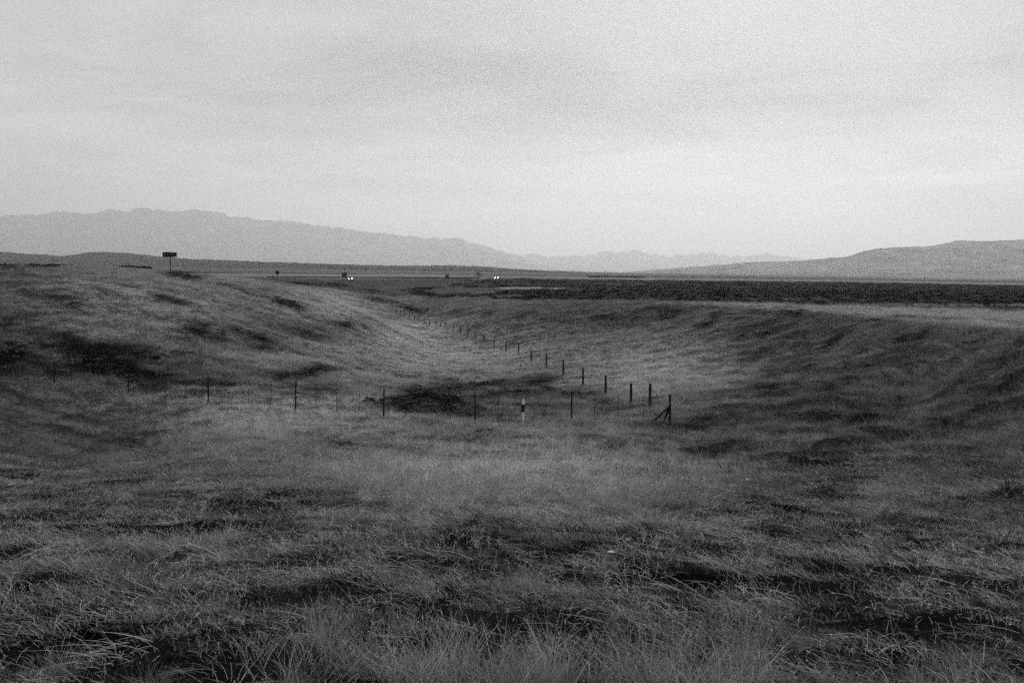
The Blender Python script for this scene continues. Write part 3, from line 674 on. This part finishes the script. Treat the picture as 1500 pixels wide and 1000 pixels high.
# ------------------------------------------------------------------ road and track
def strip_obj(name, path, half, m, lift, step):
    pts = []
    for (ax, ay), (bx, by) in zip(path[:-1], path[1:]):
        L = math.hypot(bx - ax, by - ay); k = max(1, int(L / step))
        pts += [(ax + (bx - ax) * i / k, ay + (by - ay) * i / k) for i in range(k)]
    pts.append(path[-1]); pts = np.array(pts)
    for _ in range(6): pts[1:-1] = (pts[:-2] + 2 * pts[1:-1] + pts[2:]) / 4
    t = np.gradient(pts, axis=0); t /= np.linalg.norm(t, axis=1)[:, None]
    w = np.linspace(-half, half, 7)
    X = pts[:, 0:1] + t[:, 1:2] * w; Y = pts[:, 1:2] - t[:, 0:1] * w
    Z = base_h(X, Y); Z = np.maximum(Z, height(X, Y)) + lift
    o = grid_obj(name, X, Y, Z, m); o['kind'] = 'structure'; return o
strip_obj('dirt_track', TRACK, 1.6, mat('bare_track', .055, 1.0, 0, noise=(1.5, .5)), .02, 1.0)
ROAD = [ground_at(a, b) for a, b in ((240, 400.5), (300, 404.5), (420, 408.0), (514, 411.2), (600, 411.5), (660, 410.2), (727, 409.2))] + [ground_at(790, 405.5), ground_at(830, 402.5)]
ROAD += [(ROAD[-1][0] * 2.2, ROAD[-1][1] * 2.2)]
strip_obj('road', ROAD, 3.6, M_asph, .15, 12.0)

# ------------------------------------------------------------------ wire fences
H_POST = 1.22
def make_fence(label, posts, group, pr=.036):
    """posts: (px, py of the foot, lean)"""
    feet = []
    for px, py, ln in posts:
        gx, gy = ground_at(px, py); feet.append((gx, gy, on_ground(gx, gy), ln))
    root = thing('wire_fence', label, 'fence', feet[0][:3], 0, group)
    ox, oy, oz = feet[0][:3]
    tops = []
    for gx, gy, gz, ln in feet:
        h = H_POST * rng.uniform(.95, 1.06); lx = math.tan(math.radians(ln)) * h
        V, Fc = tube([(gx - ox - lx * .2, gy - oy, gz - oz - .3), (gx - ox, gy - oy, gz - oz), (gx - ox + lx, gy - oy + rng.normal(0, .02), gz - oz + h)], [pr, pr, pr * .88], 8)
        mesh_obj('fence_post', V, Fc, M_post, root)
        tops.append(Vector((gx - ox + lx, gy - oy, gz - oz + h)))
    foot = [Vector((f[0] - ox, f[1] - oy, f[2] - oz)) for f in feet]
    for q in (.30, .48, .66, .82, .95):
        pts = [f.lerp(t, q) + Vector((0, -.05, 0)) for f, t in zip(foot, tops)]
        V, Fc = tube(pts, .005, 4); mesh_obj('wire', V, Fc, M_wire, root)
    return root, foot, tops, feet
near_posts = [(-34,549,0),(80,565,1.2),(188,582,1.8),(305,592,.2),(433,603,.3),(562,614,.3),(696,618,-1.0),(837,619,-.4)]
near_posts = near_posts[::-1]
corner = (981, 620, -.6)
fence_a, foot_a, top_a, feet_a = make_fence('row of widely spaced dark posts and thin wires running left across the near valley floor', [corner] + near_posts, 'wire fences meeting at the corner post')
# thin droppers between the posts
for (f0, t0), (f1, t1) in zip(zip(foot_a[:-1], top_a[:-1]), zip(foot_a[1:], top_a[1:])):
    for q in (.27, .52, .76):
        b = f0.lerp(f1, q); e = t0.lerp(t1, q)
        ox, oy, oz = feet_a[0][:3]; b.z = on_ground(b.x + ox, b.y + oy) - oz + .12
        V, Fc = tube([b + Vector((0, -.05, 0)), e + Vector((.02, -.05, -.05))], .011, 5); mesh_obj('dropper', V, Fc, M_wire, fence_a)
# the corner post is stouter and carries two braces
cp = Vector((0, 0, 0)); ct = top_a[0]
V, Fc = tube([(0, 0.0, -.3), (0, 0, .0), (ct.x, ct.y, 1.24)], [.052, .05, .047], 10); o = mesh_obj('corner_post', V, Fc, M_post, fence_a); o['label'] = 'stout dark corner post with braces'
def brace(px, py, zt):
    gx, gy = ground_at(px, py); b = Vector((gx - feet_a[0][0], gy - feet_a[0][1], on_ground(gx, gy) - feet_a[0][2]))
    V, Fc = tube([b + Vector((0, 0, -.1)), Vector((-.02, -.04, zt))], [.046, .042], 8); mesh_obj('brace', V, Fc, M_post, fence_a)
brace(947, 620, .80)
brace(972, 612, .86)
far_posts = [(952,602,-1),(924,597,-.6),(887,581,-.8),(854,566,-.6),(825,552,-.4),(800,540,0),(778,530.5,-.3),(760,522,-2),(741,514,0),(724,507.5,0),(709,503,-.5),(696,497,0),(685,492.5,8),(674,491,3),(663,485,8),
 (652,481,0),(645,481,6),(638,477.5,10),(629,476.5,2),(621,474,8),(614,471.5,-4),(607,469.5,2),(600,467,-2),(592.5,465,0),(586,463,3),(580,461.5,0)]
make_fence('long row of dark posts receding up the valley from the braced corner', far_posts, 'wire fences meeting at the corner post', .072)

# ------------------------------------------------------------------ white and black marker post
gx, gy = ground_at(766, 618); gz = on_ground(gx, gy); sc_ = gy / FPX
mk = thing('marker_post', 'slim white marker post with black band beside the wire fence', 'marker post', (gx, gy, gz - .03), .1)
def slab(w0, w1, d, z0, z1, bev=.018):
    V = []
    for z, w in ((z0, w0), (z1, w1)):
        for sx, sy in ((-1, -.5), (-.55, -1), (.55, -1), (1, -.5), (1, .6), (-1, .6)): V.append((sx * w / 2, sy * d / 2, z))
    Fc = [(i, (i + 1) % 6, 6 + (i + 1) % 6, 6 + i) for i in range(6)] + [tuple(range(5, -1, -1)), tuple(range(6, 12))]
    return V, Fc
mh = 38.5 * sc_
for nm, a, b, w0, w1, m in (('post_shaft', -.05, .50, .105, .112, M_white), ('black_band', .50, .80, .116, .118, M_black), ('white_cap', .80, .97, .116, .114, M_white)):
    V, Fc = slab(w0, w1, .05, a * mh, b * mh); mesh_obj(nm, V, Fc, m, mk)
V, Fc = slab(.114, .05, .05, .97 * mh, 1.0 * mh); mesh_obj('sloped_top', V, Fc, M_white, mk)

# ------------------------------------------------------------------ road signs
def stand(px, py, Z):
    d = unproject(px, py); x, y = float(d[0]) * Z, Z; return x, y, on_ground(x, y), float(d[2]) * Z
Z = 205.0; k = Z / FPX
x, y, gz, zb = stand(248.6, 376.5, Z)
bs = thing('road_sign', 'wide black rectangular road sign on one tall thin pole above the left hill', 'road sign', (x, y, gz))
zb -= gz
V, Fc = tube([(.1, .06, -.4), (.1, .06, zb + .9)], .085, 10); mesh_obj('pole', V, Fc, M_steel, bs)
V, Fc = box(-10.4 * k, 10.4 * k, -.03, .03, zb, zb + 7.0 * k); mesh_obj('sign_panel', V, Fc, M_dark, bs)
V, Fc = join(*[box(-10.4 * k, 10.4 * k, .031, .07, zb + q * k, zb + (q + .5) * k) for q in (1.2, 5.2)]); mesh_obj('panel_rail', V, Fc, M_steel, bs)
V, Fc = tube([(-7.9 * k, -.032, zb + 3.5 * k), (-7.9 * k, -.045, zb + 3.5 * k)], [.85 * k, .85 * k], 14); o = mesh_obj('sign_mark', V, Fc, mat('faded_mark', .16, .7), bs); o.scale = (1, 1, 1)
letters = [box((-4.2 + 1.75 * i) * k, (-3.1 + 1.75 * i) * k, -.045, -.032, zb + 2.8 * k, zb + 4.3 * k) for i in range(7)]
V, Fc = join(*letters); mesh_obj('sign_lettering', V, Fc, M_letter, bs)

Z = 215.0; k = Z / FPX
x, y, gz, zc = stand(406.4, 399.2, Z)
ds = thing('warning_sign', 'black diamond shaped sign on a thin pole seen against the plain', 'road sign', (x, y, gz)); zc -= gz
V, Fc = tube([(0, .05, -.4), (0, .05, zc)], .05, 8); mesh_obj('pole', V, Fc, M_steel, ds)
r_ = 3.6 * k
ring = []
for a in range(4):
    for o_ in (-.10, .10):
        t = math.pi / 2 * a + o_; ring.append((math.cos(t) * r_, math.sin(t) * r_))
V = [(u, -.02, zc + v) for u, v in ring] + [(u, .02, zc + v) for u, v in ring]
Fc = [tuple(range(8)), tuple(range(15, 7, -1))] + [(i, i + 8, (i + 1) % 8 + 8, (i + 1) % 8) for i in range(8)]
mesh_obj('sign_panel', V, Fc, M_dark, ds)

def board(px, py_top, py_foot, wpx, hpx, Z, label):
    k = Z / FPX; x, y, gz, zt = stand(px, py_top, Z); zt -= gz
    b = thing('roadside_board', label, 'sign board', (x, y, gz), 0, 'dark boards beside the far road')
    V, Fc = box(-wpx / 2 * k, wpx / 2 * k, -.04, .04, zt - hpx * k, zt); mesh_obj('board_panel', V, Fc, M_dark, b)
    for sx in (-.36, .36):
        V, Fc = tube([(sx * wpx * k, .1, -.4), (sx * wpx * k, .1, zt - .2)], .09, 8); mesh_obj('board_leg', V, Fc, M_post, b)
board(504.3, 399.2, 407.5, 7.0, 6.6, 420.0, 'larger dark square board at the roadside left of the twin headlights')
board(655.0, 402.2, 408, 5.0, 4.4, 520.0, 'smaller dark square board far along the road near the lone tree')

# tall thin pole with a narrow head at the end of the scrub field
x, y = ground_at(663.5, 441); gz = on_ground(x, y); k = y / FPX
tp = thing('sign_pole', 'tall thin pole with narrow dark head at the left end of the scrub field', 'sign pole', (x, y, gz))
V, Fc = tube([(0, 0, -.4), (.0, 0, 25 * k)], [.06, .05], 8); mesh_obj('pole', V, Fc, M_post, tp)
V, Fc = box(-1.4 * k, 1.4 * k, -.04, .04, 20.5 * k, 25.5 * k); mesh_obj('sign_panel', V, Fc, M_dark, tp)
x, y, gz, zt = stand(399.4, 402.6, 240.0)
sp = thing('roadside_post', 'short thin post left of the black diamond sign', 'post', (x, y, gz))
V, Fc = tube([(0, 0, -.3), (0, 0, max(.9, zt - gz))], .055, 8); mesh_obj('post_shaft', V, Fc, M_steel, sp)
V, Fc = box(-.11, .11, -.09, -.058, max(.9, zt - gz) - .5, max(.9, zt - gz) - .05); mesh_obj('small_plate', V, Fc, M_dark, sp)

# ------------------------------------------------------------------ cars on the far road
def prism(prof, x0, x1, taper=0.0):
    V = [(x0 + (taper if z > .95 else 0), y, z) for y, z in prof] + [(x1 - (taper if z > .95 else 0), y, z) for y, z in prof]
    m_ = len(prof)
    return V, [tuple(range(m_)), tuple(range(2 * m_ - 1, m_ - 1, -1))] + [(i, i + m_, (i + 1) % m_ + m_, (i + 1) % m_) for i in range(m_)]
def make_car(px, py, label, rz, lamp_r):
    x, y = ground_at(px, py); gz = max(on_ground(x, y), float(base_h(np.array([x]), np.array([y]))[0])) + .15
    c = thing('car', label, 'car', (x, y, gz), rz, 'cars coming along the far road')
    V, Fc = prism([(-2.1, .35), (-2.15, .72), (-1.2, .92), (1.55, .98), (2.1, .9), (2.12, .35)], -.86, .86); mesh_obj('body', V, Fc, M_carp, c)
    V, Fc = prism([(-1.15, .93), (-.45, 1.42), (1.0, 1.45), (1.75, .97)], -.8, .8, .1); mesh_obj('cabin', V, Fc, M_carp, c)
    V = [(-.66, -1.02, 1.0), (.66, -1.02, 1.0), (.58, -.52, 1.36), (-.58, -.52, 1.36)]; V = [(a, b - .03, z_ + .02) for a, b, z_ in V]
    mesh_obj('windscreen', V + [(a, b + .02, z_) for a, b, z_ in V], [(0, 1, 2, 3), (7, 6, 5, 4), (0, 4, 5, 1), (1, 5, 6, 2), (2, 6, 7, 3), (3, 7, 4, 0)], M_glass, c)
    for sx in (-.78, .78):
        for wy in (-1.35, 1.3):
            V, Fc = tube([(sx - .1, wy, .33), (sx + .1, wy, .33)], .33, 14); mesh_obj('wheel', V, Fc, M_tyre, c)
        V, Fc = tube([(sx * .9, -2.2, .70), (sx * .9, -2.1, .70)], lamp_r, 12); mesh_obj('headlight', V, Fc, M_lamp, c)
    return c
make_car(513.7, 410.6, 'nearer oncoming car with two bright headlights on the far road', .08, .16)
make_car(727.5, 409.0, 'more distant oncoming car whose headlights merge into one bright spot by the scrub field', -.05, .15)

# ------------------------------------------------------------------ shrubs, tree, stones
def shrub(px, py, wpx, hpx, label, group=None, twigs=5, Z=None, tall=0):
    if Z is None: x, y = ground_at(px, py)
    else: x, y = float(unproject(px, py)[0]) * Z, Z
    k = y / FPX; gz = on_ground(x, y)
    s_ = thing('shrub', label, 'shrub', (x, y, gz - .02), rng.uniform(0, .6), group)
    o = leaf_clump('foliage', int(160 + min(400, wpx * 8)), wpx * k * .5, hpx * k, max(.02, min(.09 * hpx * k, .25)), M_shrub); C.objects.link(o); o.parent = s_
    parts = []
    for i in range(twigs):
        a = rng.uniform(0, 6.28); q = rng.uniform(.1, .35) * wpx * k; h = hpx * k * rng.uniform(.7, 1.0) + (tall * k if i < 2 else 0)
        parts.append(tube([(0, 0, -.05), (math.cos(a) * q * .5, math.sin(a) * q * .5, h * .5), (math.cos(a) * q, math.sin(a) * q, h)], [.03 * wpx * k * .5 + .004, .015 * wpx * k * .5 + .003, .003], 5))
    for V, Fc in parts: mesh_obj('stem', V, Fc, M_bark, s_)
shrub(545, 442, 5, 4, 'small dark bush at the upper end of the receding fence', 'dark bushes around the head of the valley')
shrub(626, 455, 5, 6, 'dark bush on the far valley bank just right of the dark gully line', 'dark bushes around the head of the valley')
shrub(1445, 449, 9, 9, 'largest dark bush at the near edge of the scrub field, far right', 'bushes along the near edge of the scrub field')
shrub(1386, 449, 7, 6, 'middle dark bush of three at the near edge of the scrub field', 'bushes along the near edge of the scrub field')
shrub(1336, 449, 6, 5, 'leftmost dark bush of three at the near edge of the scrub field', 'bushes along the near edge of the scrub field')
shrub(714, 502, 4, 5, 'small dark tuft between posts of the receding fence, farther one', 'dark tufts along the receding fence')
shrub(734, 511, 4, 5, 'small dark tuft between posts of the receding fence, nearer one', 'dark tufts along the receding fence')
shrub(763, 538, 5, 6, 'dark tuft on pale grass left of the receding fence', 'dark tufts along the receding fence')
shrub(578, 567, 5, 6, 'lone dark tuft on pale grass just above the near fence row', 'dark tufts along the receding fence')
shrub(697, 622, 10, 6, 'dark clump at the foot of the fence post left of the marker post')
shrub(1480, 735, 66, 24, 'broad black bush with bare twig at the foot of the right bank', None, 8, None, 22)
shrub(1255, 784, 24, 11, 'dark round clump on the grass below the right bank, largest there', 'dark clumps below the right bank')
shrub(1335, 792, 16, 6, 'low dark clump below the right bank, right of the round one', 'dark clumps below the right bank')
shrub(1216, 794, 20, 6, 'low dark clump below the right bank, left of the round one', 'dark clumps below the right bank')
shrub(302, 403, 7, 4, 'dark domed bush on the plain right of the big black sign', None, 3, 330.0)
shrub(14, 397, 26, 9, 'wide dark bush on the left hill crest at the picture edge', 'bushes on the left hill crest', 6)
shrub(30, 400, 14, 8, 'rounder dark bush beside the wide bush on the left hill crest', 'bushes on the left hill crest', 5)
shrub(262, 404, 34, 8, 'low spreading bush under the big black sign', 'bushes on the left hill crest', 6)
for px, py, w, h, lb in ((702,566,20,12,'dark bush on top of the heath patch behind the fence post'),(738,571,14,8,'small bush on the heath patch up and left of the marker post'),(757,570,13,9,'bush on the heath patch directly above the marker post'),
    (786,567,15,9,'dark bush right of the marker post, leftmost of the heath there'),(806,572,18,9,'dark bush in the heath left of the fence post with nothing behind'),(826,577,20,8,'dark bush touching the fence post right of the marker post'),
    (655,578,14,9,'dark bush on the upper edge of the big heath patch'),(628,579,16,8,'dark bush at the upper left of the big heath patch'),(598,600,22,9,'dark bush at the left end of the big heath patch'),
    (648,606,20,9,'dark bush at the lower middle of the big heath patch'),(676,588,14,8,'dark bush in the middle of the big heath patch left of the post'),(612,588,14,8,'dark bush inside the big heath patch near its left end')):
    shrub(px, py, w, h, lb, 'bushes on the heath patches by the fence', 4)

x, y = ground_at(701, 407); y2 = min(y, 560.0); x = x * y2 / y; y = y2; gz = on_ground(x, y); k = y / FPX
tr = thing('tree', 'lone sparse bushy tree on the plain beyond the scrub field', 'tree', (x, y, gz))
V, Fc = tube([(0, 0, -.3), (.1, 0, 1.0), (-.1, .1, 2.6)], [.2, .16, .08], 8); mesh_obj('trunk', V, Fc, M_bark, tr)
for i in range(6):
    a = i * 1.05; V, Fc = tube([(0, 0, .8 + .15 * i), (math.cos(a) * 1.0, math.sin(a) * 1.0, 2.0 + .2 * i), (math.cos(a) * 1.9, math.sin(a) * 1.9, 2.6 + .35 * i)], [.09, .05, .015], 6); mesh_obj('limb', V, Fc, M_bark, tr)
o = leaf_clump('crown', 520, 2.5, 3.9, .17, M_shrub); C.objects.link(o); o.parent = tr; o.location = (0, 0, .7)

def stone(px, py, w, label):
    x, y = ground_at(px, py); k = y / FPX; bm = bmesh.new(); bmesh.ops.create_icosphere(bm, subdivisions=2, radius=1)
    for v in bm.verts:
        q = 1 + .25 * (vnoise(np.array([v.co.x * 1.7 + px]), np.array([v.co.y * 1.7 + v.co.z + py]), 5)[0] - .5)
        v.co = Vector((v.co.x * w * k * .5 * q, v.co.y * w * k * .4 * q, v.co.z * w * k * .16 * q))
    me = bpy.data.meshes.new('pale_stone'); bm.to_mesh(me); bm.free(); me.materials.append(M_stone)
    o = bpy.data.objects.new('pale_stone', me); C.objects.link(o); o.location = (x, y, on_ground(x, y) + .07); tag(o, label, 'stone')
stone(895, 819, 11, 'pale flat stone lying in dark foreground grass right of centre')
stone(1095, 708, 8, 'small pale flat stone on the grass at the foot of the right bank')
stone(661, 489, 4, 'tiny pale stone on the valley floor beside the receding fence')
# rows of dark scrub far off on the plain
def scrub_row(px0, px1, py, Z, label, hpx=None):
    if Z is None: Z = ground_at((px0 + px1) / 2, py)[1]
    hh = 1.5 if hpx is None else hpx * Z / FPX
    x0, x1 = float(unproject(px0, py)[0]) * Z, float(unproject(px1, py)[0]) * Z
    V, Fc, S = [], [], []
    nn = 900
    for i in range(nn):
        c = np.array([rng.uniform(x0, x1), Z + rng.normal(0, 1.0), 0.0]); c[2] = rng.uniform(0, hh)
        a, b = rng.normal(0, 1, 3), rng.normal(0, 1, 3); a *= .5 / np.linalg.norm(a); b *= .35 / np.linalg.norm(b)
        q = len(V); V += [tuple(c - a), tuple(c + b), tuple(c + a), tuple(c - b)]; Fc.append((q, q + 1, q + 2, q + 3)); S += [rng.uniform(0, .4)] * 4
    V = np.array(V); V[:, 2] += base_h(V[:, 0], V[:, 1]); org = Vector(((x0 + x1) / 2, Z, float(V[:, 2].min()))); V -= np.array(org)
    o = mesh_obj('hedge_row', V, Fc, M_shrub, None, False, {'shade': S}); o.location = org; tag(o, label, 'hedge', 'dark rows of scrub on the far plain')
scrub_row(862, 944, 407.0, None, 'long low dark row of scrub behind the scrub field', 2.6)
scrub_row(-20, 104, 396, 190.0, 'thin dark row of scrub along the left skyline of the hill')
scrub_row(178, 218, 400, 200.0, 'short dark row of scrub left of the big black sign')

# guard rail along the road
GRP = [ground_at(a, b) for a, b in ((392, 407.2), (440, 407.2), (504, 407.4), (560, 408.0), (620, 409.6), (692, 410.2))]
gl = []
for (ax, ay), (bx, by) in zip(GRP[:-1], GRP[1:]):
    L_ = math.hypot(bx - ax, by - ay); kk = max(1, int(L_ / 8)); gl += [(ax + (bx - ax) * i / kk, ay + (by - ay) * i / kk) for i in range(kk)]
gl.append(GRP[-1]); gl = gl[:120]
org = (gl[0][0], gl[0][1], on_ground(*gl[0]))
gr = thing('guard_rail', 'long thin dark guard rail along the far road behind the twin headlights', 'guard rail', org)
rows = [(x - org[0], y - org[1], on_ground(x, y) - org[2]) for x, y in gl]
V, Fc = [], []
for x, y, z in rows: V += [(x, y, z + .45), (x, y - .06, z + .6), (x, y, z + .85), (x, y + .04, z + .65)]
for i in range(len(rows) - 1):
    for q in range(4): Fc.append((4 * i + q, 4 * i + (q + 1) % 4, 4 * i + 4 + (q + 1) % 4, 4 * i + 4 + q))
mesh_obj('rail', V, Fc, M_dark, gr)
for x, y, z in rows:
    V, Fc = box(x - .08, x + .08, y + .05, y + .2, z - .4, z + .82); mesh_obj('rail_post', V, Fc, M_post, gr)
